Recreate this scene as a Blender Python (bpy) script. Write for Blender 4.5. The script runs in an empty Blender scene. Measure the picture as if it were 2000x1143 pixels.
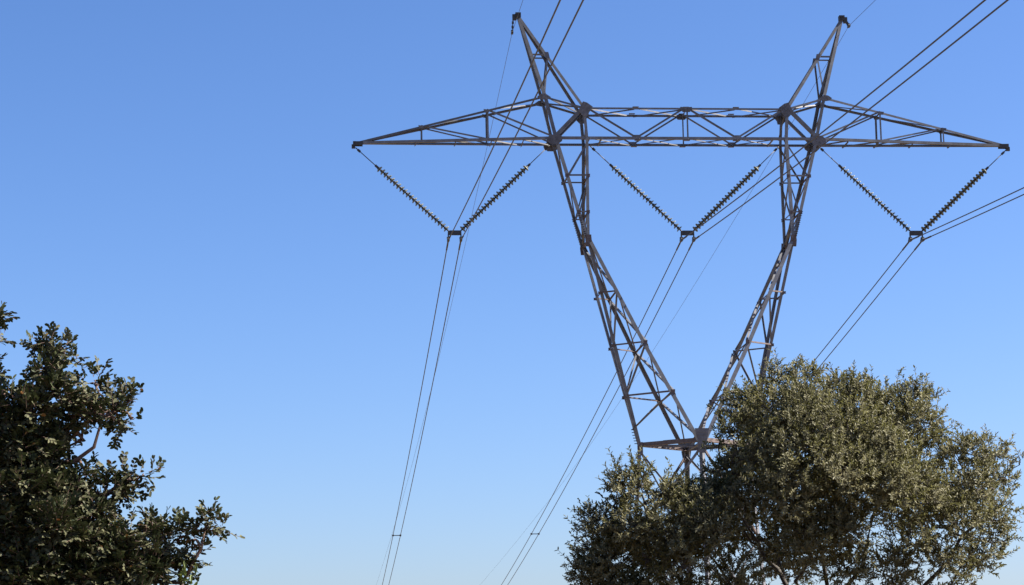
import bpy, bmesh, math, random
import numpy as np
from mathutils import Vector, Matrix, noise

# ------------------------------------------------------------------ camera
scene = bpy.context.scene
COL = scene.collection
FPX, PITCH, ROLL, EYE = 4439.25, math.radians(10.031), math.radians(-0.987), 1.6
cr, sr, cp, sp = math.cos(ROLL), math.sin(ROLL), math.cos(PITCH), math.sin(PITCH)
_right, _up, _fwd = Vector((1, 0, 0)), Vector((0, -sp, cp)), Vector((0, cp, sp))
CR, CU = cr * _right + sr * _up, -sr * _right + cr * _up
cam_data = bpy.data.cameras.new("camera")
cam_data.sensor_width = 36
cam_data.lens = FPX / 2000 * 36
cam_data.clip_start, cam_data.clip_end = 0.1, 20000
cam = bpy.data.objects.new("camera", cam_data)
COL.objects.link(cam)
mw = Matrix.Identity(4)
for i in range(3):
    mw[i][0], mw[i][1], mw[i][2] = CR[i], CU[i], -_fwd[i]
mw.translation = (0, 0, EYE)
cam.matrix_world = mw
scene.camera = cam

# ------------------------------------------------------------------ light
SUN_EL, SUN_AZ = math.radians(43), math.radians(5)      # azimuth: from +X (right) round towards +Y (away)
world = bpy.data.worlds.new("World")
scene.world = world
world.use_nodes = True
nt = world.node_tree
sky = nt.nodes.new("ShaderNodeTexSky")
sky.sky_type = 'NISHITA'
sky.sun_disc = False
sky.sun_elevation = SUN_EL
sky.sun_rotation = math.pi / 2 - SUN_AZ
sky.altitude = 200
sky.air_density, sky.dust_density, sky.ozone_density = 1.0, 0.9, 6.0
bg = nt.nodes["Background"]
bg.inputs[1].default_value = 0.05
sep = nt.nodes.new("ShaderNodeSeparateColor")       # the camera's white balance and contrast on the sky light
com = nt.nodes.new("ShaderNodeCombineColor")
nt.links.new(sky.outputs[0], sep.inputs[0])
for i_, (gain_, pow_) in enumerate(((.594, 1.30), (.645, 1.19), (.738, 1.19))):
    p_, g_ = nt.nodes.new("ShaderNodeMath"), nt.nodes.new("ShaderNodeMath")
    p_.operation, g_.operation = 'POWER', 'MULTIPLY'
    p_.inputs[1].default_value, g_.inputs[1].default_value = pow_, gain_
    nt.links.new(sep.outputs[i_], p_.inputs[0])
    nt.links.new(p_.outputs[0], g_.inputs[0])
    nt.links.new(g_.outputs[0], com.inputs[i_])
nt.links.new(com.outputs[0], bg.inputs[0])
sun_data = bpy.data.lights.new("sun", 'SUN')
sun_data.energy, sun_data.angle, sun_data.color = 5.0, math.radians(0.5), (1, .95, .87)
sun = bpy.data.objects.new("sun", sun_data)
COL.objects.link(sun)
to_sun = Vector((math.cos(SUN_EL) * math.cos(SUN_AZ), math.cos(SUN_EL) * math.sin(SUN_AZ), math.sin(SUN_EL)))
sun.rotation_euler = to_sun.to_track_quat('Z', 'Y').to_euler()
sun.location = (30, 10, 60)
scene.view_settings.view_transform = 'Standard'
scene.view_settings.look = 'None'
scene.view_settings.exposure = 1.83
scene.view_settings.gamma = 1.0


def at(u, v, Y):
    """World point seen at pixel (u, v) of the 2000-wide photograph, Y metres away along +Y."""
    a, b = u - 1000, v - 571.5
    d = CR * a / FPX - CU * b / FPX + _fwd
    d = d * (Y / d.y)
    return Vector((d.x, d.y, d.z + EYE))


# ------------------------------------------------------------------ materials
def mat(name, rough=.6, metal=0.0, spec=.5):
    m = bpy.data.materials.new(name)
    m.use_nodes = True
    b = m.node_tree.nodes["Principled BSDF"]
    b.inputs["Roughness"].default_value = rough
    b.inputs["Metallic"].default_value = metal
    b.inputs["Specular IOR Level"].default_value = spec
    return m, m.node_tree, b


def noise_ramp(t, scale, stops, detail=4, coord="Object", rough=.6):
    tc = t.nodes.new("ShaderNodeTexCoord")
    n = t.nodes.new("ShaderNodeTexNoise")
    n.inputs["Scale"].default_value = scale
    n.inputs["Detail"].default_value = detail
    n.inputs["Roughness"].default_value = rough
    r = t.nodes.new("ShaderNodeValToRGB")
    t.links.new(tc.outputs[coord], n.inputs["Vector"])
    t.links.new(n.outputs["Fac"], r.inputs["Fac"])
    el = r.color_ramp.elements
    while len(el) < len(stops):
        el.new(.5)
    for e, (p, c) in zip(el, stops):
        e.position, e.color = p, (*c, 1)
    return r


def steel(name, stops, rough=.55, metal=.25, scale=3.0, vary=0.0):
    m, t, b = mat(name, rough, metal)
    r = noise_ramp(t, scale, stops, detail=6, rough=.7)
    oi_ = t.nodes.new("ShaderNodeObjectInfo")          # bars differ a little from one another
    mr = t.nodes.new("ShaderNodeMapRange")
    mr.inputs[3].default_value, mr.inputs[4].default_value = 1 - vary, 1 + vary
    mu = t.nodes.new("ShaderNodeMix")
    mu.data_type, mu.blend_type = 'RGBA', 'MULTIPLY'
    mu.inputs[0].default_value = 1
    t.links.new(oi_.outputs["Random"], mr.inputs[0])
    t.links.new(r.outputs["Color"], mu.inputs[6])
    t.links.new(mr.outputs[0], mu.inputs[7])
    t.links.new(mu.outputs[2], b.inputs["Base Color"])
    return m


M_STEEL = steel("weathered_galvanised_steel", [(.25, (.078, .072, .073)), (.5, (.128, .126, .130)), (.72, (.19, .192, .199))], vary=.22)
M_PLATE = steel("gusset_steel", [(.25, (.075, .065, .06)), (.5, (.125, .116, .116)), (.75, (.18, .172, .175))], scale=5, vary=.15)
M_RUST = steel("rust_stained_steel", [(.3, (.075, .042, .030)), (.55, (.115, .082, .068)), (.75, (.16, .135, .13))], scale=6, metal=.1)
M_WIRE = steel("dark_aluminium_strand", [(.3, (.045, .042, .043)), (.7, (.075, .072, .074))], rough=.6, metal=.2, scale=1)
M_IRON = steel("dark_cast_iron", [(.3, (.032, .029, .027)), (.7, (.065, .06, .056))], rough=.55, metal=.3, scale=9)
M_GLASS, _t, _b = mat("greenish_insulator_glass", .5)
_r = noise_ramp(_t, 8, [(.3, (.16, .18, .14)), (.7, (.28, .28, .20))])
_t.links.new(_r.outputs["Color"], _b.inputs["Base Color"])
_b.inputs["Transmission Weight"].default_value = .35
_b.inputs["IOR"].default_value = 1.5
_b.inputs["Specular IOR Level"].default_value = .25
M_CONCRETE = steel("grey_concrete", [(.3, (.28, .27, .25)), (.7, (.4, .39, .36))], rough=.9, metal=0, scale=4)
M_BARK = steel("grey_brown_bark", [(.3, (.025, .02, .016)), (.55, (.055, .045, .035)), (.8, (.10, .085, .068))], rough=.9, metal=0, scale=14)
M_BARK2 = steel("reddish_brown_bark", [(.3, (.045, .027, .02)), (.55, (.12, .07, .05)), (.8, (.19, .13, .10))], rough=.9, metal=0, scale=14)


def leaf_mat(name, top, under, rough, trans, spec=.3):
    m, t, b = mat(name, rough, 0, spec)
    at_ = t.nodes.new("ShaderNodeAttribute")
    at_.attribute_name = "leaf_tone"
    ramps = []
    for stops in (top, under):
        r = t.nodes.new("ShaderNodeValToRGB")
        el = r.color_ramp.elements
        while len(el) < len(stops):
            el.new(.5)
        for e, (p, c) in zip(el, stops):
            e.position, e.color = p, (*c, 1)
        t.links.new(at_.outputs["Fac"], r.inputs["Fac"])
        ramps.append(r)
    g = t.nodes.new("ShaderNodeNewGeometry")
    mx = t.nodes.new("ShaderNodeMix")
    mx.data_type = 'RGBA'
    t.links.new(g.outputs["Backfacing"], mx.inputs[0])
    t.links.new(ramps[0].outputs[0], mx.inputs[6])
    t.links.new(ramps[1].outputs[0], mx.inputs[7])
    t.links.new(mx.outputs[2], b.inputs["Base Color"])
    tr = t.nodes.new("ShaderNodeBsdfTranslucent")
    t.links.new(mx.outputs[2], tr.inputs["Color"])
    ms = t.nodes.new("ShaderNodeMixShader")
    ms.inputs[0].default_value = trans
    out = t.nodes["Material Output"]
    t.links.new(b.outputs[0], ms.inputs[1])
    t.links.new(tr.outputs[0], ms.inputs[2])
    t.links.new(ms.outputs[0], out.inputs["Surface"])
    return m


M_OLIVE = leaf_mat("olive_leaf", [(0, (.053, .053, .018)), (.6, (.132, .127, .046)), (1, (.24, .222, .090))],
                   [(0, (.152, .142, .074)), (1, (.26, .236, .132))], .58, .36, .2)
M_CAROB = leaf_mat("carob_leaf", [(0, (.018, .025, .010)), (.8, (.037, .045, .018)), (.99, (.062, .07, .028)), (1, (.22, .09, .025))],
                   [(0, (.055, .056, .028)), (1, (.09, .088, .042))], .6, .12, .15)
M_YOUNG = leaf_mat("young_leaf", [(0, (.10, .14, .02)), (1, (.17, .21, .035))],
                   [(0, (.12, .16, .04)), (1, (.18, .22, .06))], .45, .3)
M_GROUND, _t, _b = mat("dry_earth_and_grass", .95, 0, .1)
_r = noise_ramp(_t, .35, [(.3, (.09, .06, .035)), (.5, (.13, .092, .055)), (.7, (.075, .072, .03))], detail=10)
_t.links.new(_r.outputs["Color"], _b.inputs["Base Color"])


# ------------------------------------------------------------------ helpers
def link(name, me, m=None, parent=None):
    o = bpy.data.objects.new(name, me)
    COL.objects.link(o)
    if m is not None and me is not None:
        for k in (m if isinstance(m, (list, tuple)) else [m]):
            me.materials.append(k)
    if parent is not None:
        o.parent = parent
    return o


def tag(o, label, cat, group=None, kind=None):
    o["label"], o["category"] = label, cat
    if group:
        o["group"] = group
    if kind:
        o["kind"] = kind
    return o


def empty(name, parent=None, matrix=None):
    o = bpy.data.objects.new(name, None)
    o.empty_display_size = .3
    COL.objects.link(o)
    if parent is not None:
        o.parent = parent
    if matrix is not None:
        o.matrix_world = matrix
    return o


def finish(bm, name):
    bmesh.ops.recalc_face_normals(bm, faces=bm.faces)
    me = bpy.data.meshes.new(name)
    bm.to_mesh(me)
    bm.free()
    return me


def prism(bm, profile, a, b, d1, d2):
    """Extrude a 2-D profile (in d1, d2) from a to b."""
    va = [bm.verts.new(a + d1 * x + d2 * y) for x, y in profile]
    vb = [bm.verts.new(b + d1 * x + d2 * y) for x, y in profile]
    n = len(profile)
    for i in range(n):
        j = (i + 1) % n
        bm.faces.new((va[i], va[j], vb[j], vb[i]))
    bm.faces.new(va)
    bm.faces.new(vb)


def angle_iron(bm, a, b, w, h1, h2, t=None):
    """Rolled L section from a to b, its heel on the line, flanges towards h1 and h2."""
    t = t or max(.010, w * .11)
    ax = (b - a).normalized()
    d1 = (h1 - ax * h1.dot(ax)).normalized()
    d2 = h2 - ax * h2.dot(ax) - d1 * h2.dot(d1)
    if d2.length < 1e-4:
        d2 = ax.cross(d1)
    d2.normalize()
    prism(bm, [(0, 0), (w, 0), (w, t), (t, t), (t, w), (0, w)], a, b, d1, d2)


def box(bm, c, s, m=None):
    r = bmesh.ops.create_cube(bm, size=1)
    M = Matrix.Translation(c) @ (m.to_4x4() if m else Matrix.Identity(4)) @ Matrix.Diagonal((*s, 1))
    bmesh.ops.transform(bm, matrix=M, verts=r["verts"])
    return r["verts"]


def plate(parent, c, poly, ny, th=.016, bolts=True, bolt_n=3, m=None):
    """Gusset plate in the local xz plane, thickness along y; bolt heads on the outer face."""
    bm = bmesh.new()
    prism(bm, [(x, z) for x, z in poly], c + Vector((0, -th / 2, 0)), c + Vector((0, th / 2, 0)), Vector((1, 0, 0)), Vector((0, 0, 1)))
    if bolts:
        for k, (x, z) in enumerate(poly):
            for f in [.8, .55, .3][:bolt_n]:
                box(bm, c + Vector((x * f, ny * (th / 2 + .006), z * f)), (.030, .012, .030))
    return link("gusset_plate", finish(bm, "gusset_plate"), m or M_PLATE, parent)


def tube(bm, pts, radii, sides=7, cap=True):
    rings = []
    n = len(pts)
    up = Vector((.13, .07, 1)).normalized()
    for i, p in enumerate(pts):
        ax = (pts[min(i + 1, n - 1)] - pts[max(i - 1, 0)]).normalized()
        u = ax.cross(up)
        if u.length < 1e-3:
            u = ax.cross(Vector((1, 0, 0)))
        u.normalize()
        w = ax.cross(u)
        r = radii[i] if hasattr(radii, '__len__') else radii
        rings.append([bm.verts.new(p + (u * math.cos(2 * math.pi * k / sides) + w * math.sin(2 * math.pi * k / sides)) * r) for k in range(sides)])
    for a, b in zip(rings, rings[1:]):
        for k in range(sides):
            f = bm.faces.new((a[k], a[(k + 1) % sides], b[(k + 1) % sides], b[k]))
            f.smooth = True
    if cap:
        bm.faces.new(rings[0])
        bm.faces.new(rings[-1])


def lathe(bm, prof, sides=16, mi=0):
    rings = []
    for r, z in prof:
        rings.append([bm.verts.new((r * math.cos(2 * math.pi * k / sides), r * math.sin(2 * math.pi * k / sides), z)) for k in range(sides)])
    for a, b in zip(rings, rings[1:]):
        for k in range(sides):
            f = bm.faces.new((a[k], a[(k + 1) % sides], b[(k + 1) % sides], b[k]))
            f.smooth = True
            f.material_index = mi
    for r in (rings[0], rings[-1]):
        f = bm.faces.new(r)
        f.material_index = mi


# ------------------------------------------------------------------ ground
def ground_z(x, y):
    d = max(0.0, y - 110)
    return -.02 * d + .25 * math.sin(x * .021 + 1) * math.sin(y * .017) * min(1, abs(y) / 60) if d < 1200 else -24.0


bm = bmesh.new()
xs = [-6000, -2500, -900, -400, -200] + list(range(-120, 121, 12)) + [200, 400, 900, 2500, 6000]
ys = [-3000, -900, -420, -200] + list(range(-120, 181, 12)) + [260, 400, 700, 1300, 3000, 9000]
gv = [[bm.verts.new((x, y, ground_z(x, y))) for x in xs] for y in ys]
for j in range(len(ys) - 1):
    for i in range(len(xs) - 1):
        bm.faces.new((gv[j][i], gv[j][i + 1], gv[j + 1][i + 1], gv[j + 1][i])).smooth = True
g = link("ground", finish(bm, "ground"), M_GROUND)
tag(g, "dry brown earth with sparse dry grass under the trees and pylon", "ground", kind="structure")

# ------------------------------------------------------------------ pylon
TX, TY, AZ = 7.05935, 89.1667, math.radians(5.105)
TM = Matrix.Translation((TX, TY, 0)) @ Matrix.Rotation(AZ, 4, 'Z')
pylon = empty("transmission_tower", None, TM)
tag(pylon, "tall grey steel lattice power pylon with V-shaped arms and two pointed peaks", "pylon")
N = {  # half widths from the tower axis, metres (heights above the eye are lifted below)
    'P': (6.651, 0, 27.0), 'T': (5.729, .54, 23.55), 'I': (4.071, .61, 23.07), 'O': (5.324, .60, 21.77), 'J': (3.977, .62, 21.77),
    'K': (4.112, .888, 17.62), 'A1': (3.691, .70, 15.515), 'B1': (3.072, 1.05, 15.515), 'A2': (3.174, .47, 13.45),
    'B2': (2.014, 1.36, 13.45), 'A3': (2.70, .235, 11.47), 'B3': (1.03, 1.61, 11.47), 'L': (2.221, 0, 9.50), 'N': (0, 1.86, 9.50),
    'X': (13.26, 0, 21.68), 'M1b': (8.02, .35, 21.74), 'M2b': (10.66, .175, 21.71)}


def n(k, sx=1, sy=1):
    x, y, z = N[k]
    return Vector((sx * x, sy * y, z + EYE))


def lerp(a, b, t):
    return a + (b - a) * t


YV, ZV, XV = Vector((0, 1, 0)), Vector((0, 0, 1)), Vector((1, 0, 0))


def member(name, parent, a, b, w, h1, h2, m=None, t=None):
    bm = bmesh.new()
    angle_iron(bm, a, b, w * .91, h1, h2, t)
    return link(name, finish(bm, name), m or M_STEEL, parent)


def inset(p, sy, d):
    """shift a brace end just inside the chord's flange"""
    return p + Vector((0, -sy * d, 0))


BOLTS = 0
# bridge between the two arms -------------------------------------------------
bridge = empty("bridge_beam", pylon)
bz_t, bz_b = n('I').z, n('O').z
bx = n('I').x
for sy in (-1, 1):
    yt, yb = sy * N['I'][1], sy * N['J'][1]
    member("top_chord", bridge, Vector((-bx, yt, bz_t)), Vector((bx, yt, bz_t)), .085, -ZV, Vector((0, -sy, 0)))
    yo = sy * N['O'][1]
    member("bottom_chord", bridge, Vector((-N['O'][0], yo, bz_b)), Vector((N['O'][0], yo, bz_b)), .115, ZV, Vector((0, -sy, 0)))
    q = bx / 2
    for s in (-1, 1):
        a, b, c = Vector((s * bx, yt, bz_t)), Vector((s * q, yb, bz_b + .03)), Vector((0, yt, bz_t))
        off = Vector((0, -sy * .02, 0))
        d = (b - a).normalized()
        member("diagonal", bridge, a + off, b + off, .075, Vector((0, -sy, 0)), ZV)
        member("diagonal", bridge, b + off * 1.6, c + off * 1.6, .075, Vector((0, -sy, 0)), ZV)
    member("post", bridge, Vector((0.02, yt - sy * .045, bz_t)), Vector((0.02, yb - sy * .045, bz_b)), .06, XV, Vector((0, -sy, 0)))
    bm = bmesh.new()
    plate(bridge, Vector((0, yt + sy * .012, bz_t - .03)), [(-.24, .06), (.24, .06), (.24, -.05), (.14, -.15), (-.14, -.15), (-.24, -.05)], sy)
    for s in (-1, 1):
        plate(bridge, Vector((s * q, yb - sy * .03, bz_b + .06)), [(-.2, .02), (-.1, .12), (.1, .12), (.2, .02), (.12, -.06), (-.12, -.06)], sy, bolts=False)
for lvl, z, hw, sgn in (("top", bz_t - .012, bx, -1), ("bottom", bz_b + .012, N['J'][0], 1)):
    ny = N['I'][1]
    for k in range(4):
        x0, x1 = -hw + k * hw / 2, -hw + (k + 1) * hw / 2
        for s in (-1, 1):
            zz = z + (.03 if s > 0 else 0) * sgn
            member("lacing_bar", bridge, Vector((x0 + .06, s * ny, zz)), Vector((x1 - .06, -s * ny, zz)), .06 if lvl == "top" else .038, Vector((s * .3, 1, 0)), ZV * (-1 if lvl == "top" else 1))
    for k in (0, 4) if lvl == "bottom" else (2,):
        x = -hw + k * hw / 2 + (.5 if k == 0 else -.5 if k == 4 else 0)
        member("tie_bar", bridge, Vector((x, -ny, z - .02)), Vector((x, ny, z - .02)), .055, XV, ZV * sgn)
    for k in range(1, 4):
        for sy in (-1, 1):
            bm = bmesh.new()
            box(bm, Vector((-hw + k * hw / 2, sy * (ny - .07), z + (.05 if lvl == "top" else -.04))), (.24, .13, .02))
            link("splice_plate", finish(bm, "splice_plate"), M_PLATE, bridge)

I_POLY = [(-.09, .24), (.07, .19), (.30, .02), (.24, -.09), (.14, -.22), (.11, -.36), (-.10, -.36), (-.27, -.18), (-.24, -.02)]
O_POLY = [(-.33, .02), (-.18, .17), (.17, .19), (.31, .08), (.29, -.09), (.12, -.22), (-.17, -.22), (-.33, -.07)]
T_POLY = [(-.26, -.03), (-.1, .08), (.06, .1), (.30, -.06), (.1, -.17), (-.16, -.13)]
K_POLY = [(-.10, .22), (.12, .22), (.14, -.05), (.05, -.26), (-.09, -.26), (-.12, 0)]

for sx in (-1, 1):
    inw = Vector((-sx, 0, 0))
    fl = lambda poly: [(-sx * x, z) for x, z in poly]       # polygons are drawn with +x towards the axis
    # peak carrying the earth wire -------------------------------------------
    peak = empty("earthwire_peak", pylon)
    P = n('P', sx)
    for sy in (-1, 1):
        ny = Vector((0, -sy, 0))
        T, I, O = n('T', sx, sy), n('I', sx, sy), n('O', sx, sy)
        Pt = P + Vector((0, sy * .07, 0))
        member("peak_leg", peak, Pt + inw * -.06, T, .135, inw, ny)
        member("peak_leg", peak, Pt + inw * .06, I, .125, -inw, ny)
        qo, qi = lerp(Pt, T, .49), lerp(Pt, I, .43)
        member("strut", peak, inset(qo, sy, .02), inset(qi, sy, .02), .065, ZV, ny)
        member("diagonal", peak, inset(qi, sy, .03), inset(T, sy, .03), .07, inw, ny)
        member("top_tie", peak, T, I, .085, -ZV, ny)
        bm = bmesh.new()
        plate(peak, T + Vector((0, sy * .012, 0)), fl(T_POLY), sy)
        plate(peak, I + Vector((0, sy * .014, 0)), fl(I_POLY), sy)
        plate(peak, qi + Vector((0, sy * .012, 0)), fl([(-.1, .12), (.06, .12), (.12, -.14), (-.04, -.14)]), sy, bolts=False)
    qi0, qi1 = lerp(P, n('I', sx, -1), .43), lerp(P, n('I', sx, 1), .43)
    member("tie_bar", peak, qi0, qi1, .06, inw, -ZV)
    member("tie_bar", peak, lerp(P, n('T', sx, -1), .49), lerp(P, n('T', sx, 1), .49), .06, inw, -ZV)
    member("lacing_bar", peak, n('T', sx, -1) + ZV * .0, n('I', sx, 1), .06, YV, ZV)
    member("lacing_bar", peak, n('T', sx, 1) - ZV * .04, n('I', sx, -1) - ZV * .04, .06, YV, ZV)
    bm = bmesh.new()
    vs = box(bm, P + Vector((0, 0, .04)), (.22, .24, .2))
    vs += box(bm, P + Vector((sx * .15, 0, -.04)), (.16, .12, .24))
    for y in (-.14, .14):
        for x in (-.06, .06):
            box(bm, P + Vector((x, y, .06)), (.05, .04, .05))
    link("peak_cap", finish(bm, "peak_cap"), M_IRON, peak)

    # crossarm ---------------------------------------------------------------
    armx = empty("crossarm", pylon)
    X = n('X', sx)
    for sy in (-1, 1):
        ny = Vector((0, -sy, 0))
        T, O = n('T', sx, sy), n('O', sx, sy)
        Xb, Xt = X + Vector((0, sy * .05, -.02)), X + Vector((0, sy * .045, .05))
        member("top_chord", armx, Xt, T, .095, -ZV, ny)
        member("bottom_chord", armx, Xb, O, .115, ZV, ny)
        m1t, m2t = lerp(Xt, T, .697), lerp(Xt, T, .349)
        m1b = lerp(Xb, O, (13.3 - 8.02) / (13.3 - N['O'][0]))
        m2b = lerp(Xb, O, (13.3 - 10.66) / (13.3 - N['O'][0]))
        i1 = Vector((0, -sy * .02, 0))
        member("post", armx, m1t + i1, m1b + i1, .075, inw, ny)
        member("post", armx, m2t + i1, m2b + i1, .06, inw, ny)
        member("diagonal", armx, m1t + i1 * 2, O + i1 * 2 + ZV * .06, .07, ZV, ny)
        member("diagonal", armx, m2t + i1 * 2, m1b + i1 * 2 + ZV * .06, .06, ZV, ny)
        bm = bmesh.new()
        plate(armx, O + Vector((0, sy * .014, 0)), fl(O_POLY), sy)
        plate(armx, m1t + Vector((0, sy * .012, -.04)), [(-.13, .07), (.13, .04), (.08, -.08), (-.08, -.08)], sy, bolts=False)
        plate(armx, m2t + Vector((0, sy * .012, -.03)), [(-.11, .06), (.11, .04), (.07, -.07), (-.07, -.07)], sy, bolts=False)
    # ties and lacing in the bottom and top planes
    O0, O1 = n('O', sx, -1), n('O', sx, 1)
    Xa, Xc = X + Vector((0, -.05, -.02)), X + Vector((0, .05, -.02))
    fr = [0.30, .50, .68, .84]
    for i_, f in enumerate(fr):
        member("tie_bar", armx, lerp(Xa, O0, f) - ZV * .025, lerp(Xc, O1, f) - ZV * .025, .05, inw, -ZV)
    fr2 = [.50, .68, .84, 1.0]
    for a_, b_ in zip(fr2, fr2[1:]):
        member("lacing_bar", armx, lerp(Xa, O0, a_) - ZV * .008, lerp(Xc, O1, b_) - ZV * .008, .055, YV, ZV)
    T0, T1 = n('T', sx, -1), n('T', sx, 1)
    Xa, Xc = X + Vector((0, -.045, .05)), X + Vector((0, .045, .05))
    for f in (.349, .697):
        member("tie_bar", armx, lerp(Xa, T0, f), lerp(Xc, T1, f), .05, inw, -ZV)
    member("lacing_bar", armx, lerp(Xa, T0, .72), lerp(Xc, T1, .98), .05, YV, -ZV)
    member("lacing_bar", armx, lerp(Xa, T0, .36), lerp(Xc, T1, .68), .05, YV, -ZV)
    bm = bmesh.new()
    box(bm, X + Vector((sx * .03, 0, -.01)), (.09, .22, .19))
    box(bm, X + Vector((sx * .06, 0, -.11)), (.14, .10, .16))
    box(bm, X + Vector((-sx * .16, .11, 0)), (.3, .02, .16))
    box(bm, X + Vector((-sx * .16, -.11, 0)), (.3, .02, .16))
    link("arm_tip", finish(bm, "arm_tip"), M_IRON, armx)

    # leaning arm of the V: bridge -> knee -> waist ------------------------------
    arm = empty("support_arm", pylon)
    for sy in (-1, 1):
        ny = Vector((0, -sy, 0))
        T, I, O, J, K = (n(k, sx, sy) for k in ('T', 'I', 'O', 'J', 'K'))
        A1, B1, A2, B2, A3, B3 = (n(k, sx, sy) for k in ('A1', 'B1', 'A2', 'B2', 'A3', 'B3'))
        L, Np = n('L', sx), n('N', 1, sy)
        Ll = L + Vector((0, sy * .05, 0))
        member("outer_chord", arm, T, O, .14, inw, ny)
        member("outer_chord", arm, O, K - inw * .09, .135, inw, ny)
        member("knee_brace", arm, I, O, .15, ZV, ny, t=.02)
        member("inner_chord", arm, I, J, .125, -inw, ny)
        member("inner_chord", arm, J, K + inw * .06, .135, -inw, ny)
        # below the knee
        Ka, Kb = K - inw * .07, K + inw * .07
        for a, b in ((Ka, A1), (A1, A2), (A2, A3), (A3, Ll)):
            pass
        oc = bmesh.new()
        angle_iron(oc, Ka + ZV * .12, A2, .12, inw, ny)
        angle_iron(oc, A2, Ll, .135, inw, ny)
        link("outer_chord", finish(oc, "outer_chord"), M_STEEL, arm)
        ic = bmesh.new()
        f1, f2 = -inw, ny
        angle_iron(ic, Kb + ZV * .12, B2, .14, f1, f2)
        angle_iron(ic, B2, Np + Vector((sx * .02, 0, 0)), .15, f1, f2)
        link("inner_chord", finish(ic, "inner_chord"), M_STEEL, arm)
        # face bracing above the knee
        o1, o2 = lerp(O, K, .366), lerp(O, K, .727)
        j1, j2 = lerp(J, K, .366), lerp(J, K, .727)
        e = Vector((0, -sy * .02, 0))
        member("strut", arm, o1 + e, j1 + e, .065, ZV, ny)
        member("strut", arm, o2 + e, j2 + e, .055, ZV, ny)
        member("diagonal", arm, J + e * 2, o1 + e * 2, .07, inw, ny)
        member("diagonal", arm, j1 + e * 2, o2 + e * 2, .06, inw, ny)
        member("diagonal", arm, o2 + e * 2, lerp(J, K, .95) + e * 2, .05, inw, ny)
        # face bracing below the knee
        member("strut", arm, A1 + e, B1 + e, .06, ZV, ny, M_RUST)
        member("strut", arm, A2 + e, B2 + e, .06, ZV, ny, M_RUST)
        member("strut", arm, A3 + e, B3 + e, .07, ZV, ny, M_RUST)
        member("diagonal", arm, B1 + e * 2, A2 + e * 2, .075, inw, ny)
        member("diagonal", arm, B2 + e * 2, A3 + e * 2, .075, inw, ny)
        member("diagonal", arm, B3 + e * 2, lerp(A3, Ll, .66) + e * 2, .075, -inw, ny)
        bm = bmesh.new()
        plate(arm, K + Vector((0, sy * .014, -.02)), fl(K_POLY), sy, m=M_RUST)
        for k_, q_ in ((B1, .06), (B2, .075), (B3, .085), (A1, .055), (A2, .065), (A3, .075), (o1, .075), (o2, .075), (j1, .065), (j2, .065)):
            plate(arm, k_ + Vector((0, sy * .012, 0)), fl([(-q_, q_ * .9), (q_, q_), (q_ * .9, -q_), (-q_, -q_ * .8)]), sy, bolt_n=1, m=M_RUST)
        # bolt rows around the knee splice
        bm = bmesh.new()
        for f in [x * .022 for x in range(0, 12)]:
            p = lerp(O, K, .72 + f)
            box(bm, p + Vector((sx * .045, sy * .01, 0)), (.10, .026, .026))
        link("splice_bolts", finish(bm, "splice_bolts"), M_IRON, arm)
    # outer and inner faces: ties and zig-zag lacing between the near and far chords
    def pair(k):
        return n(k, sx, -1), n(k, sx, 1)
    O_, K_, J_, T_, I_ = pair('O'), pair('K'), pair('J'), pair('T'), pair('I')
    outer_lv = [O_, tuple(lerp(a, b, .366) for a, b in zip(O_, K_)), tuple(lerp(a, b, .727) for a, b in zip(O_, K_)), K_, pair('A1'), pair('A2'), pair('A3')]
    inner_lv = [J_, tuple(lerp(a, b, .366) for a, b in zip(J_, K_)), tuple(lerp(a, b, .727) for a, b in zip(J_, K_)), K_, pair('B1'), pair('B2'), pair('B3'), pair('N')]
    inner_lv[-1] = (n('N', 1, -1), n('N', 1, 1))
    for lv, hx in ((outer_lv, inw), (inner_lv, -inw)):
        for i_, (a, b) in enumerate(lv[1:7], 1):
            if i_ < len(lv):
                member("tie_bar", arm, a, b, .06, -ZV, hx, M_RUST)
        for i_, ((a0, a1), (b0, b1)) in enumerate(zip(lv, lv[1:])):
            s_ = hx * .012
            if i_ < 3:
                member("lacing_bar", arm, lerp(a0, b0, .04) + s_, lerp(a1, b1, .96) + s_, .055, hx, YV)
            elif lv is inner_lv:                                  # crossed bars on the window side of the arm
                member("lacing_bar", arm, lerp(a0, b0, .04), lerp(a1, b1, .96), .06, -hx, YV)
                member("lacing_bar", arm, lerp(a1, b1, .03) - s_ * 2, lerp(a0, b0, .97) - s_ * 2, .085, -hx, YV)
    for (a0, a1), (b0, b1) in ((T_, O_), (I_, J_)):
        member("lacing_bar", arm, lerp(a0, b0, .1), lerp(a1, b1, .8), .055, inw, YV)
    L = n('L', sx)
    for k in range(6):
        p = lerp(L, n('A3', sx, -1), .06 + k * .055)
        bm = bmesh.new()
        box(bm, p + Vector((sx * .05, -.02, 0)), (.13, .03, .03))
        link("step_bolt", finish(bm, "step_bolt"), M_IRON, arm)

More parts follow.
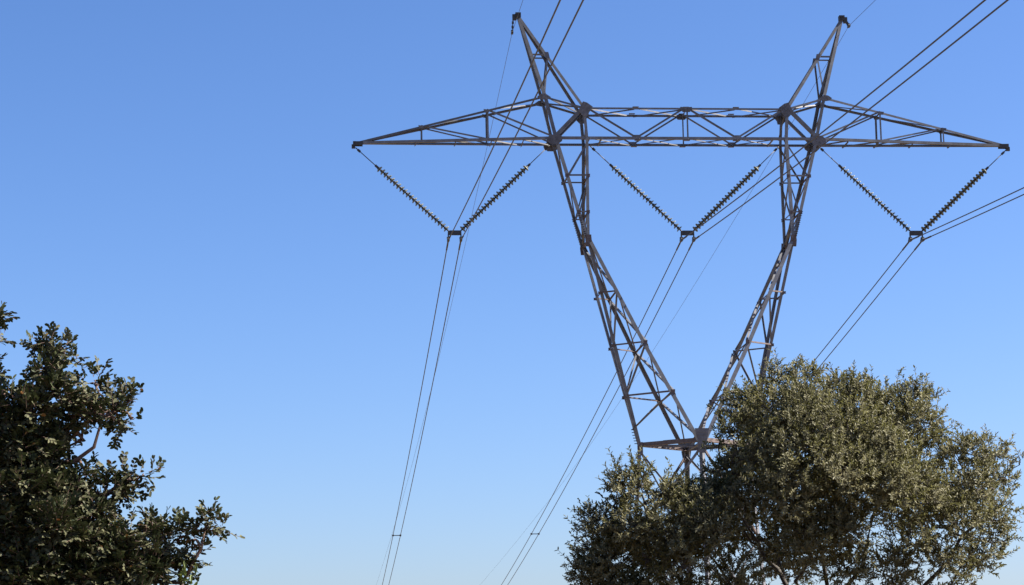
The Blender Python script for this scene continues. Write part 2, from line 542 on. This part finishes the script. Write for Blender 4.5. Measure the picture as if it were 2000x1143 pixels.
# waist ring (a diamond: left, near, right, far) -------------------------------
waist = empty("waist_frame", pylon)
ring = [n('L', -1), n('N', 1, -1), n('L', 1), n('N', 1, 1)]
ctr = Vector((0, 0, ring[0].z))
for a, b in zip(ring, ring[1:] + ring[:1]):
    mid = (a + b) / 2
    member("ring_beam", waist, a, b, .17, ZV, (ctr - mid).normalized(), M_RUST)
    ax = (b - a).normalized()
    nrm = ax.cross(ZV)
    bm = bmesh.new()
    nn = (ctr - mid).normalized()
    prism(bm, [(-.32, 0), (.32, 0), (.32, .15), (-.32, .15)], mid + nn * .03 + ZV * .02, mid + nn * .05 + ZV * .02, ax, ZV)
    link("splice_plate", finish(bm, "splice_plate"), M_PLATE, waist)
for a, b in ((0, 2), (1, 3)):
    member("cross_tie", waist, ring[a] - ZV * .03 * a, ring[b] - ZV * .03 * a, .08, ZV, Vector((1, 1, 0)))
for i in range(4):
    m0, m1 = (ring[i] + ring[(i + 1) % 4]) / 2, (ring[(i + 1) % 4] + ring[(i + 2) % 4]) / 2
    member("cross_tie", waist, m0 + ZV * .06, m1 + ZV * .06, .06, ZV, (ctr - (m0 + m1) / 2).normalized())
for sy in (-1, 1):
    bm = bmesh.new()
    p = n('N', 1, sy)
    plate(waist, p + Vector((0, sy * .018, .22)), [(-.27, .28), (.29, .28), (.22, -.05), (.16, -.3), (-.16, -.3), (-.2, -.05)], sy, bolts=False)
    for i in range(-2, 3):
        for j in range(3):
            if abs(i) < 2 or j > 0:
                box(bm, p + Vector((i * .085, sy * .036, .12 + j * .12)), (.036, .024, .036))
    plate(waist, p + Vector((0, sy * .05, -.16)), [(-.2, .16), (.2, .16), (.12, -.3), (-.12, -.3)], sy)
    link("plate_bolts", finish(bm, "plate_bolts"), M_PLATE, waist)
for sx in (-1, 1):
    bm = bmesh.new()
    p = n('L', sx)
    for r_ in (45, -45):
        R_ = Matrix.Rotation(math.radians(r_), 3, 'Z')
        box(bm, p + R_ @ Vector((-sx * .1, 0, -.08)), (.26, .018, .5), R_)
    link("gusset_plate", finish(bm, "gusset_plate"), M_RUST, waist)

# body below the waist -------------------------------------------------------------
body = empty("tower_body", pylon)
tops = ring
feet = [Vector((-3.1, 0, .35)), Vector((0, -2.75, .35)), Vector((3.1, 0, .35)), Vector((0, 2.75, .35))]
for a, b in zip(tops, feet):
    o_ = Vector((a.x, a.y, 0)).normalized()
    t_ = Vector((-o_.y, o_.x, 0))
    member("body_leg", body, a - ZV * .02, b, .17, -o_ + t_, -o_ - t_)
for i in range(4):
    j = (i + 1) % 4
    for k, (f0, f1) in enumerate(((0.015, .34), (.34, .67), (.67, .99))):
        a0, a1 = lerp(tops[i], feet[i], f0), lerp(tops[i], feet[i], f1)
        b0, b1 = lerp(tops[j], feet[j], f0), lerp(tops[j], feet[j], f1)
        nn = (ctr - (a0 + b0) / 2)
        nn.z = 0
        nn.normalize()
        member("diagonal", body, a0 + nn * .02, b1 + nn * .02, .085, ZV, nn, M_RUST if k == 0 else None)
        member("diagonal", body, b0 + nn * .05, a1 + nn * .05, .085, ZV, nn)
        if k < 2:
            member("strut", body, a1, b1, .075, ZV, nn)
for f in feet:
    bm = bmesh.new()
    box(bm, Vector((f.x, f.y, .1)), (.9, .9, .7))
    me = finish(bm, "footing")
    link("concrete_footing", me, M_CONCRETE, pylon)

# ------------------------------------------------------------------ insulators, yokes, wires
YOKE_Z = 18.06 + EYE
YX = 9.332
PHASES = [("left", -YX), ("middle", 0.0), ("right", YX)]


def disc_mesh():
    bm = bmesh.new()
    lathe(bm, [(.03, .0), (.06, -.012), (.064, -.075), (.045, -.088)], 12, 0)            # metal cap
    lathe(bm, [(.05, -.06), (.09, -.066), (.128, -.088), (.141, -.112), (.135, -.116), (.122, -.100), (.115, -.116), (.10, -.100), (.08, -.108), (.03, -.1)], 18, 1)
    lathe(bm, [(.03, -.09), (.03, -.155), (.034, -.16), (.034, -.172)], 8, 0)
    me = finish(bm, "disc")
    me.materials.append(M_IRON)
    me.materials.append(M_GLASS)
    return me


DISC = disc_mesh()
PITCH_D, ND = .17, 22


def insulator(a, b, label):
    """String hanging from a (tower local) down to b."""
    a, b = TM @ a, TM @ b
    L = (b - a).length
    rot = (a - b).to_track_quat('Z', 'Y').to_matrix().to_4x4()
    o = empty("insulator_string", None, Matrix.Translation(a) @ rot)
    tag(o, label, "insulator", "insulator strings of the pylon")
    top = L - ND * PITCH_D - .10
    bm = bmesh.new()
    tube(bm, [Vector((0, 0, -.12)), Vector((0, 0, -top + .1))], .018, 8)
    link("link_rod", finish(bm, "link_rod"), M_IRON, o)
    for z in (-.14, -top + .07):
        bm = bmesh.new()
        box(bm, Vector((0, 0, z)), (.05, .09, .14))
        box(bm, Vector((0, 0, z)), (.11, .045, .07))
        if z > -.2:
            tube(bm, [Vector((0, 0, .05)), Vector((0, 0, -.1))], .022, 8)
        link("shackle", finish(bm, "shackle"), M_IRON, o)
    for k in range(ND):
        d = bpy.data.objects.new("disc", DISC)
        COL.objects.link(d)
        d.parent = o
        d.location = (0, 0, -top - k * PITCH_D)
        d.rotation_euler = (random.uniform(-.025, .025), random.uniform(-.025, .025), k)
    bm = bmesh.new()
    tube(bm, [Vector((0, 0, -L + .12)), Vector((0, 0, -L))], .028, 8)
    link("end_fitting", finish(bm, "end_fitting"), M_IRON, o)
    return o


random.seed(4)
zb = N['O'][2] + EYE
ANCH = {"left": (Vector((-13.2, 0, zb - .28)), Vector((-5.52, 0, zb - .16))),
        "middle": (Vector((-3.80, 0, zb - .18)), Vector((3.80, 0, zb - .18))),
        "right": (Vector((5.52, 0, zb - .16)), Vector((13.2, 0, zb - .28)))}
SL = {"left": ("insulator string sloping from the left crossarm tip down to the left yoke", "insulator string sloping from the left arm joint down to the left yoke"),
      "middle": ("insulator string hanging from left end of bridge, left half of the middle V", "insulator string hanging from right end of bridge, right half of the middle V"),
      "right": ("insulator string sloping from the right arm joint down to the right yoke", "insulator string sloping from the right crossarm tip down to the right yoke")}


HALF = .2505
CLAMP_Z = -.28
WR = .021
SAG = .000255
S_NEAR, S_FAR = .08212, .12624


def wire_pts(x, z, sn, sf, c, near=330, far=430):
    ys = sorted(set([-near + 10 * i for i in range(int(near / 10))] + [i * 2. for i in range(-50, 60)] + [120 + 10. * i for i in range(int((far - 120) / 10) + 1)]))
    pts = []
    for y in ys:
        s = sf if y > 0 else sn
        # the clamp rounds the change of slope
        ay = abs(y)
        h = max(0.0, ay - 120) if y > 0 else 0.0               # the far valley side: flatter beyond 120 m
        pts.append(Vector((x, y, z - s * ay + c * ay * ay - c * .75 * h * h)))
    return pts


def local_obj(name, bm, m, origin):
    """mesh given in tower-local coordinates, object origin at `origin`"""
    bmesh.ops.translate(bm, vec=-origin, verts=bm.verts)
    o = link(name, finish(bm, name), m)
    o.matrix_world = TM @ Matrix.Translation(origin)
    return o


for ph, x in PHASES:
    yk = empty("yoke_plate", None, TM @ Matrix.Translation((x, 0, YOKE_Z)))
    tag(yk, f"dark steel yoke with two wire clamps joining the {ph} V of insulators", "yoke", "yokes under the insulator strings")
    bm = bmesh.new()
    for y in (-.035, .035):
        prism(bm, [(-.27, .06), (-.2, .10), (.2, .10), (.27, .06), (.27, -.06), (.2, -.085), (-.2, -.085), (-.27, -.06)], Vector((0, y - .012, 0)), Vector((0, y + .012, 0)), XV, ZV)
    box(bm, Vector((-.2, 0, .02)), (.09, .06, .09))
    box(bm, Vector((.2, 0, .02)), (.09, .06, .09))
    link("plate", finish(bm, "plate"), M_IRON, yk)
    for s in (-1, 1):
        bm = bmesh.new()
        box(bm, Vector((s * HALF, 0, -.13)), (.05, .05, .16))
        prism(bm, [(-.22, -.02), (-.13, .05), (.13, .05), (.22, -.02), (.14, -.07), (-.14, -.07)], Vector((s * HALF - .045, 0, CLAMP_Z + .02)), Vector((s * HALF + .045, 0, CLAMP_Z + .02)), YV, ZV)
        box(bm, Vector((s * HALF, 0, CLAMP_Z + .08)), (.12, .14, .07))
        link("suspension_clamp", finish(bm, "suspension_clamp"), M_IRON, yk)
    a0, a1 = ANCH[ph]
    for anchor, lab, s in ((a0, SL[ph][0], -1), (a1, SL[ph][1], 1)):
        insulator(anchor, Vector((x + s * .2, 0, YOKE_Z + .05)), lab)
    for s, side in ((-1, "left"), (1, "right")):
        z = YOKE_Z + CLAMP_Z
        bm = bmesh.new()
        tube(bm, wire_pts(x + s * HALF, z, S_NEAR, S_FAR, SAG), WR, 8)
        o = local_obj("conductor_wire", bm, M_WIRE, Vector((x + s * HALF, 0, z)))
        tag(o, f"thick dark conductor held in the {side} clamp of the {ph} yoke", "power line", "conductors of the power line")
        bm = bmesh.new()
        q = [Vector((0, y, -(S_FAR if y > 0 else S_NEAR) * abs(y) + SAG * y * y)) for y in (-1.25, -.8, -.4, 0, .4, .8, 1.25)]
        tube(bm, q, .034, 8)
        link("armour_rod", finish(bm, "armour_rod"), M_IRON, o)
    # bundle spacers out on the far and near spans
    for y in (65.0,):
        s_ = S_FAR if y > 0 else S_NEAR
        zz = YOKE_Z + CLAMP_Z - s_ * abs(y) + SAG * y * y
        bm = bmesh.new()
        box(bm, Vector((x, y, zz)), (2 * HALF, .05, .05))
        for s in (-1, 1):
            box(bm, Vector((x + s * HALF, y, zz)), (.11, .16, .11))
        o = local_obj("bundle_spacer", bm, M_IRON, Vector((x, y, zz)))
        tag(o, f"small dark spacer clamped between the two {ph} conductors behind the pylon", "spacer", "spacers on the conductor pairs")

for ph, s, x, z, sn, sf, c in (("left", -1, -6.899, 26.326, .03, .105, .00025), ("right", 1, 6.946, 26.722, .0657, .1043, .00025)):
    z += EYE
    bm = bmesh.new()
    tube(bm, wire_pts(x, z, sn, sf, c), .0085, 6)
    o = local_obj("earth_wire", bm, M_WIRE, Vector((x, 0, z)))
    tag(o, f"thin earth wire strung over the {ph} peak of the pylon", "earth wire", "earth wires of the power line")
    top = n('P', s) + Vector((s * .2, 0, -.1))
    e = Vector((x, 0, z))
    f = empty("earthwire_clamp", None, TM @ Matrix.Translation(e))
    tag(f, f"small dark clamp and links hanging from the {ph} peak", "clamp", "earth wire clamps")
    bm = bmesh.new()
    d = top - e
    for t0, t1 in ((.06, .38), (.42, .7), (.72, 1.0)):
        tube(bm, [d * t0, d * t1], .02, 6)
    for t0 in (.4, .71):
        box(bm, d * t0, (.08, .08, .1))
    link("chain_link", finish(bm, "chain_link"), M_IRON, f)
    bm = bmesh.new()
    prism(bm, [(-.16, -.02), (-.09, .06), (.09, .06), (.16, -.02), (.1, -.06), (-.1, -.06)], Vector((-.04, 0, 0)), Vector((.04, 0, 0)), YV, ZV)
    box(bm, Vector((0, 0, .05)), (.09, .07, .1))
    link("clamp_body", finish(bm, "clamp_body"), M_IRON, f)


# ------------------------------------------------------------------ trees
def leaf_mesh(name, P, AX, NRM, Ln, Wd, tone, fold=.25, curl=.15, blunt=.72, tipw=.42):
    """One mesh of many leaves. P base points, AX axis, NRM leaf normal, Ln length, Wd width (arrays)."""
    k = len(P)
    S = np.cross(AX, NRM)
    S /= np.linalg.norm(S, axis=1)[:, None] + 1e-9
    NR = np.cross(S, AX)
    Ln, Wd = Ln[:, None], Wd[:, None]
    base = P
    tip = P + AX * Ln - NR * Ln * curl
    up = NR * Wd * fold
    l1 = P + AX * Ln * .33 + S * Wd * .5 + up
    l2 = P + AX * Ln * blunt + S * Wd * tipw + up - NR * Ln * curl * .4
    r1 = P + AX * Ln * .33 - S * Wd * .5 + up
    r2 = P + AX * Ln * blunt - S * Wd * tipw + up - NR * Ln * curl * .4
    V = np.stack([base, l1, l2, tip, r2, r1], 1).reshape(-1, 3)
    idx = np.arange(k)[:, None] * 6
    F = np.concatenate([idx + np.array([0, 3, 2, 1]), idx + np.array([0, 5, 4, 3])], 1).reshape(-1, 4)
    me = bpy.data.meshes.new(name)
    me.vertices.add(len(V))
    me.vertices.foreach_set("co", V.astype(np.float32).ravel())
    me.loops.add(F.size)
    me.loops.foreach_set("vertex_index", F.astype(np.int32).ravel())
    me.polygons.add(len(F))
    me.polygons.foreach_set("loop_start", np.arange(0, F.size, 4, dtype=np.int32))
    me.polygons.foreach_set("loop_total", np.full(len(F), 4, dtype=np.int32))
    a = me.attributes.new("leaf_tone", 'FLOAT', 'FACE')
    a.data.foreach_set("value", np.repeat(tone, 2).astype(np.float32))
    me.update()
    me.validate()
    return me


def unit(v):
    return v / (np.linalg.norm(v, axis=-1, keepdims=True) + 1e-9)


def shoots_in(rng, clumps, dens, shell, upw, freq, pocket):
    """Shoot bases and directions on and inside ellipsoidal clumps (centre, rx, ry, rz)."""
    B, D, C = [], [], []
    for ci, (c, rx, ry, rz, fill) in enumerate(clumps):
        k = max(6, int(dens * fill * rng.uniform(.65, 1.3) * (rx * rz + rx * ry + ry * rz) / 3 * 4))
        d = unit(rng.normal(size=(k, 3)))
        r = shell + (1 - shell) * rng.random(k) ** .6
        r *= 1 + .28 * rng.normal(size=k)
        p = np.array(c) + d * r[:, None] * np.array([rx, ry, rz])
        B.append(p)
        D.append(unit(d * 1.0 + np.array([0, 0, upw]) + .45 * rng.normal(size=(k, 3))))
        C.append(np.full(k, ci))
    B, D, C = np.concatenate(B), np.concatenate(D), np.concatenate(C)
    # break the clumps up: shift the shoots about and leave some pockets empty
    n1 = np.array([tuple(noise.noise_vector(Vector(p * freq))) for p in B])
    n2 = np.array([noise.noise(Vector(p * freq * .8 + 7.3)) for p in B])
    keep = n2 > pocket - .25 * rng.random(len(B))
    return (B + n1 * .28 / freq)[keep], D[keep], C[keep]


def twig_mesh(name, A, Bp, r0, r1, sides=4):
    """Many thin straight twigs as one mesh."""
    ax = unit(Bp - A)
    u = unit(np.cross(ax, np.array([.3, .2, 1.0])))
    w = np.cross(ax, u)
    ring0, ring1 = [], []
    for k in range(sides):
        a = 2 * math.pi * k / sides
        d = u * math.cos(a) + w * math.sin(a)
        ring0.append(A + d * r0)
        ring1.append(Bp + d * r1)
    V = np.stack(ring0 + ring1, 1).reshape(-1, 3)
    idx = np.arange(len(A))[:, None] * (2 * sides)
    F = np.concatenate([idx + np.array([k, (k + 1) % sides, sides + (k + 1) % sides, sides + k]) for k in range(sides)], 1).reshape(-1, 4)
    me = bpy.data.meshes.new(name)
    me.vertices.add(len(V))
    me.vertices.foreach_set("co", V.astype(np.float32).ravel())
    me.loops.add(F.size)
    me.loops.foreach_set("vertex_index", F.astype(np.int32).ravel())
    me.polygons.add(len(F))
    me.polygons.foreach_set("loop_start", np.arange(0, F.size, 4, dtype=np.int32))
    me.polygons.foreach_set("loop_total", np.full(len(F), 4, dtype=np.int32))
    me.update()
    me.validate()
    return me


def wander(rng, a, b, k, amp):
    a, b = np.array(a), np.array(b)
    L = np.linalg.norm(b - a)
    t = np.linspace(0, 1, k)[:, None]
    off = np.cumsum(rng.normal(size=(k, 3)), 0)
    off -= t * off[-1]
    off -= (1 - t) * off[0]
    p = a + (b - a) * t + off * amp * L / k
    p[:, 2] += (np.sin(t[:, 0] * math.pi) * L * .05)
    return [Vector(q) for q in p]


def make_tree(name, label, base, fork, limbs, clumps, leafer, m_leaf, m_bark, seed, dens, shell, upw, r_trunk, freq, pocket):
    rng = np.random.default_rng(seed)
    root = empty(name, None, Matrix.Translation(base))
    tag(root, label, "tree")
    inv = -np.array(base)
    rel = [(tuple(np.array(c) + inv), *q) for c, *q in clumps]
    fk = Vector(fork) - Vector(base)
    bm = bmesh.new()
    tr = wander(rng, (0, 0, -.1), fk, 7, .25)
    tube(bm, tr, [r_trunk * (1.35 - .5 * i / 6) * (1.25 if i == 0 else 1) for i in range(7)], 12)
    link("trunk", finish(bm, "trunk"), m_bark, root)
    # main limbs, then each clump hangs on the nearest limb point
    nodes = []
    for lp in limbs:
        e = Vector(lp) - Vector(base)
        pts = wander(rng, fk, e, 12, .55)
        rad = [r_trunk * .30 * (1 - .93 * (i / 11) ** .7) + .006 for i in range(12)]
        bm = bmesh.new()
        tube(bm, pts, rad, 8)
        link("limb", finish(bm, "limb"), m_bark, root)
        nodes += list(zip(pts[2:], rad[2:]))
    for c, rx, ry, rz, _f in rel:
        bm = bmesh.new()
        cv = Vector(c)
        p, r = min(nodes, key=lambda q: (q[0] - cv).length + max(0, q[0].z - cv.z) * .6)
        pts = wander(rng, p, cv, 8, .6)
        rr = min(r * .75, .03)
        tube(bm, pts, [rr * (1 - .75 * i / 7) + .003 for i in range(8)], 6)
        for _ in range(max(5, int(60 * rx * rz * 2))):
            d = unit(rng.normal(size=3))
            s = pts[rng.integers(4, 8)]
            e = cv + Vector(d * np.array([rx, ry, rz]) * rng.uniform(.55, .95))
            tube(bm, wander(rng, s, e, 5, .7), [.007, .006, .005, .004, .003], 4, False)
        link("branch", finish(bm, "branch"), m_bark, root)
    B, D, C = shoots_in(rng, rel, dens, shell, upw, freq, pocket)
    leafer(rng, B, D, C, root, m_leaf, m_bark)
    return root


def olive_leaves(rng, B, D, C, root, m, mb):
    k = len(B)
    L = np.where(rng.random(k) < .12, rng.uniform(.16, .30, k), rng.uniform(.07, .17, k))
    link("twigs", twig_mesh("twigs", B, B + D * L[:, None], .0028, .0015), mb, root)
    P, A, Nn = [], [], []
    cl_tone = rng.normal(size=C.max() + 1) * .10
    T = []
    npair = 7
    u0 = unit(np.cross(D, rng.normal(size=(k, 3))))
    for i in range(npair):
        f = (i + .6) / npair
        pos = B + D * (L * f)[:, None]
        ang = i * math.pi / 2 + .3 * rng.normal(size=k)
        u = u0 * np.cos(ang)[:, None] + np.cross(D, u0) * np.sin(ang)[:, None]
        for s in (-1, 1):
            ax = unit(D * (.75 + .5 * f) + u * s + .28 * rng.normal(size=(k, 3)))
            nr = unit(D * .9 - u * s * .6 + np.array([0, 0, .5]) + .35 * rng.normal(size=(k, 3)))
            keep = rng.random(k) < .9
            P.append(pos[keep]); A.append(ax[keep]); Nn.append(nr[keep])
            T.append((np.clip(rng.beta(2, 3, k) + cl_tone[C], 0, 1))[keep])
    P, A, Nn, T = map(np.concatenate, (P, A, Nn, T))
    q = len(P)
    me = leaf_mesh("foliage", P, A, Nn, rng.uniform(.034, .060, q), rng.uniform(.0125, .0205, q), T, .2, .1)
    link("crown", me, m, root)


def carob_leaves(rng, B, D, C, root, m, mb):
    """pinnate leaves: a rachis with 3-4 pairs of oval leathery leaflets; several leaves to a shoot."""
    P, A, Nn, T, RA, RB = [], [], [], [], [], []
    for rep in range(3):
        k = len(B)
        d = unit(D + .65 * rng.normal(size=(k, 3)))
        b = B + d * .02 + .03 * rng.normal(size=(k, 3))
        L = rng.uniform(.065, .115, k)
        RA.append(b); RB.append(b + d * L[:, None])
        up = unit(np.array([0, 0, 1.0]) + .45 * rng.normal(size=(k, 3)))
        side = unit(np.cross(d, up))
        nrm = np.cross(side, d)
        for i in range(4):
            f = .25 + .24 * i
            pos = b + d * (L * f)[:, None]
            for s in (-1, 1):
                ax = unit(d * .95 + side * s + .25 * rng.normal(size=(k, 3)))
                nr = unit(nrm + .30 * rng.normal(size=(k, 3)))
                keep = rng.random(k) < .88
                P.append(pos[keep]); A.append(ax[keep]); Nn.append(nr[keep])
                T.append(rng.random(k)[keep])
    RA, RB = np.concatenate(RA), np.concatenate(RB)
    link("twigs", twig_mesh("twigs", RA, RB, .0022, .0014), mb, root)
    P, A, Nn, T = map(np.concatenate, (P, A, Nn, T))
    q = len(P)
    me = leaf_mesh("foliage", P, A, Nn, rng.uniform(.033, .050, q), rng.uniform(.017, .025, q), T, .12, .08, .8, .45)
    link("crown", me, m, root)


def clump_list(spec, Y, scale, trim, thin=lambda u, v: 1.0):
    out = []
    for u, v, r, dy in spec:
        R = max(r - trim * (1 if r < 34 else .6), r * .3) * scale           # the shoots reach past the clump by about `trim`
        out.append((tuple(at(u, v, Y + dy)), R, R * 1.05, R * .95, thin(u, v)))
    return out


# olive tree in front of the pylon's foot: (u, v, radius px, depth offset)
OY = 26.5
OLIVE = [
    # top of the main crown
    (1520, 754, 40, .2), (1570, 750, 40, -.3), (1625, 773, 46, .1), (1680, 785, 50, -.4), (1735, 800, 52, .3), (1780, 775, 34, .0),
    (1795, 830, 50, -.4), (1810, 880, 44, .4), (1460, 800, 46, .2), (1440, 855, 48, -.4), (1510, 810, 58, -.6), (1580, 810, 62, -.8),
    (1650, 850, 66, -1.0), (1720, 870, 62, -.9), (1560, 880, 68, -1.2), (1480, 900, 60, -.9), (1640, 930, 70, -1.4), (1740, 940, 66, -1.2),
    (1800, 960, 56, -.8), (1430, 925, 44, -.2), (1540, 960, 70, -1.3),
    # right flank
    (1865, 890, 42, .2), (1905, 885, 42, -.2), (1940, 905, 36, .3), (1850, 950, 50, -.4), (1915, 955, 50, -.5), (1965, 935, 32, .2),
    (1965, 985, 30, -.1), (1940, 1020, 44, -.3), (1870, 1020, 56, -.8), (1960, 1060, 28, .1), (1910, 1085, 46, -.5), (1840, 1090, 56, -.8),
    (1895, 1140, 40, -.3), (1780, 1040, 52, -1.1),
    # lower middle and the front left lobe
    (1460, 985, 58, -.8), (1400, 970, 48, -.7), (1360, 985, 48, -.9), (1390, 1040, 62, -1.2), (1570, 1050, 60, -1.2),
    (1660, 1030, 60, -1.2), (1320, 1040, 58, -1.1), (1330, 1110, 62, -1.3), (1440, 1130, 60, -1.2), (1650, 1110, 52, -.8), (1740, 1120, 52, -.7),
    (1262, 938, 32, -.8), (1220, 932, 20, -.8), (1215, 960, 40, -.9), (1275, 975, 46, -1.0), (1180, 985, 32, -.8), (1165, 1030, 38, -.9), (1230, 1030, 52, -1.1),
    (1150, 1075, 34, -.8), (1205, 1090, 50, -1.0), (1262, 1100, 52, -1.1), (1135, 1120, 36, -.9), (1170, 1150, 46, -.9), (1230, 1160, 50, -1.0), (1340, 1180, 60, -1.0), (1450, 1200, 60, -.8),
    (1302, 958, 30, -.9), (1345, 965, 34, -.9), (1385, 950, 34, -.7), (1372, 925, 20, -.5),
    (1425, 805, 28, .1), (1452, 784, 26, 0), (1412, 840, 26, .1),
    # sprigs that break the outline
    (1518, 722, 10, 0), (1552, 714, 10, .1), (1598, 726, 10, .2), (1640, 744, 10, -.2), (1690, 757, 10, .1), (1785, 750, 13, 0), (1822, 772, 13, .1), (1842, 838, 12, .1),
    (1880, 855, 13, .2), (1925, 856, 13, 0), (1966, 874, 12, .2), (1990, 892, 9, .1), (1207, 908, 8, -.8), (1245, 912, 10, -.8), (1163, 962, 11, -.8), (1152, 1014, 11, -.8), (1130, 1086, 11, -.8),
    # back of the crown
    (1600, 830, 80, .9), (1700, 890, 90, 1.1), (1500, 900, 80, 1.0), (1600, 980, 90, 1.3), (1780, 980, 80, 1.0), (1880, 980, 60, .8), (1420, 1020, 70, .9), (1280, 1060, 60, .6),
    (1540, 1080, 70, 1.2), 
    # below the picture
    (1120, 1210, 50, -.8), (1560, 1220, 60, -.4), (1680, 1210, 60, -.6), (1800, 1190, 60, -.5), (1880, 1220, 50, -.2), (1270, 1240, 50, -.4),
]
oc = clump_list(OLIVE, OY, OY / FPX, 16, lambda u, v: .62 if u > 1830 else .8 if v > 1010 and u > 1380 else .75 if v < 730 else 1.0)
ob = at(1590, 1610, OY)
ob.z = 0
limbs_o = [at(1560, 800, OY), at(1740, 860, OY + .2), at(1930, 960, OY), at(1440, 930, OY - .3), at(1210, 1000, OY - .8), at(1640, 900, OY - 1.0),
           at(1880, 1100, OY - .4), at(1380, 1080, OY - 1.0), at(1640, 900, OY + 1.0), at(1160, 1130, OY - .8)]
make_tree("olive_tree", "bushy grey-green olive tree with small leaves in front of the pylon foot", tuple(ob), tuple(at(1585, 1420, OY)),
          [tuple(p) for p in limbs_o], oc, olive_leaves, M_OLIVE, M_BARK, 7, 900, .35, .55, .17, 2.6, -.19)

# carob tree at the left edge
CY = 16.0
CAROB = [
    (100, 662, 14, 0), (78, 690, 16, .05), (120, 680, 18, -.05), (98, 705, 30, 0), (135, 712, 18, .1), (98, 740, 38, -.1), (66, 752, 30, .1), (28, 772, 32, 0), (85, 722, 22, .1), (120, 775, 34, -.15),
    (185, 750, 28, 0), (215, 770, 24, .1), (172, 785, 32, -.1), (238, 792, 22, .0), (255, 780, 13, .05), (220, 815, 26, -.1), (258, 818, 16, 0), (236, 828, 14, .05), (190, 822, 24, -.1),
    (60, 800, 44, -.2), (10, 820, 46, -.1), (85, 850, 36, -.1), (30, 880, 50, -.2), (85, 905, 42, -.2), (155, 800, 22, -.1), (110, 900, 28, -.1),
    (172, 925, 26, -.1), (212, 925, 26, 0), (250, 930, 22, 0), (280, 927, 15, .05), (232, 950, 20, -.05), (262, 955, 14, .05), (190, 960, 30, -.1),
    (60, 960, 55, -.3), (130, 965, 42, -.2), (0, 950, 50, -.2), (180, 1005, 36, -.2), (100, 1030, 55, -.4), (30, 1040, 55, -.3), (222, 1010, 26, -.1), (165, 1060, 46, -.3),
    (230, 1060, 34, -.2), (285, 1035, 22, -.1), (318, 1040, 20, 0), (350, 1035, 19, .0), (378, 1045, 20, .05), (408, 1022, 18, 0), (425, 1035, 16, .05), (375, 1070, 12, 0), (345, 1058, 14, 0),
    (280, 1080, 32, -.1), (325, 1095, 24, -.05), (352, 1115, 18, 0), (300, 1120, 34, -.1), (230, 1115, 46, -.2), (150, 1125, 52, -.3), (60, 1115, 60, -.4), (-10, 1110, 60, -.3),
    (150, 830, 26, 0), (120, 850, 30, -.1), (108, 882, 30, 0), (140, 808, 24, -.1), (178, 818, 16, .1), (152, 775, 26, .1),
    (290, 1060, 22, 0), (330, 1070, 18, .1), (358, 1098, 14, 0), (300, 1098, 28, .1), (258, 1040, 22, 0), (262, 1102, 32, .1), (205, 985, 26, .1), (145, 1000, 34, 0), (70, 900, 40, 0), (240, 975, 14, 0),
    (-14, 622, 10, .1), (-16, 650, 12, .1), (-14, 676, 14, .1), (-30, 715, 16, .1), (-60, 650, 34, .2), (-65, 715, 40, .1),
    # beyond the left edge and below the picture
    (-70, 780, 70, .2), (-80, 880, 80, 0), (-90, 990, 90, -.1), (-110, 1110, 90, -.2), (-180, 720, 70, .4), (-200, 850, 90, .4), (-220, 990, 100, .3), (-240, 1130, 100, .2),
    (-330, 800, 80, .6), (-360, 950, 100, .6), (-380, 1100, 100, .5), (100, 1210, 80, -.3), (-40, 1220, 90, -.3), (240, 1200, 60, -.2), (340, 1190, 40, 0), (-200, 1240, 100, 0),
    (0, 900, 90, .9), (80, 1000, 90, .9), (-100, 800, 90, 1.0), (180, 1080, 70, .7), (40, 1120, 90, .8), (-200, 1000, 110, 1.2),
]
cc = clump_list(CAROB, CY, CY / FPX, 22)
cb = at(-90, 1800, CY)
cb.z = 0
limbs_c = [at(95, 720, CY), at(160, 860, CY), at(230, 800, CY), at(250, 940, CY), at(400, 1035, CY), at(60, 1000, CY - .3), at(-10, 650, CY + .1), at(300, 1110, CY - .1),
           at(-200, 760, CY + .4), at(-330, 950, CY + .6), at(40, 1000, CY + .8), at(-40, 800, CY)]
carob = make_tree("carob_tree", "dark leathery-leaved tree reaching in from the left edge", tuple(cb), tuple(at(-60, 1330, CY)),
                  [tuple(p) for p in limbs_c], cc, carob_leaves, M_CAROB, M_BARK2, 11, 1150, .2, .35, .13, 4.5, -.34)
bm = bmesh.new()
tw = [at(u, v, CY - .05) - Vector(cb) for u, v in ((158, 945), (146, 925), (136, 905), (133, 880), (136, 858), (158, 836), (185, 815), (215, 800))]
tube(bm, tw, [.015, .014, .0135, .013, .012, .011, .009, .006], 7)
link("branch", finish(bm, "branch"), M_BARK2, carob)
rng = np.random.default_rng(3)
p0 = np.array(at(368, 1128, CY - .1)) - np.array(cb)
k = 16
d = unit(np.array([.25, 0, 1.0]) + .5 * rng.normal(size=(k, 3)))
me = leaf_mesh("young_shoot", p0 + .035 * rng.normal(size=(k, 3)), d, unit(np.array([0, -1, .3]) + .5 * rng.normal(size=(k, 3))), rng.uniform(.05, .085, k), rng.uniform(.016, .024, k), rng.random(k))
ys_ = link("young_shoot", me, M_YOUNG, carob)
ys_["label"] = "pale yellow-green young shoot at the lower right of the crown"
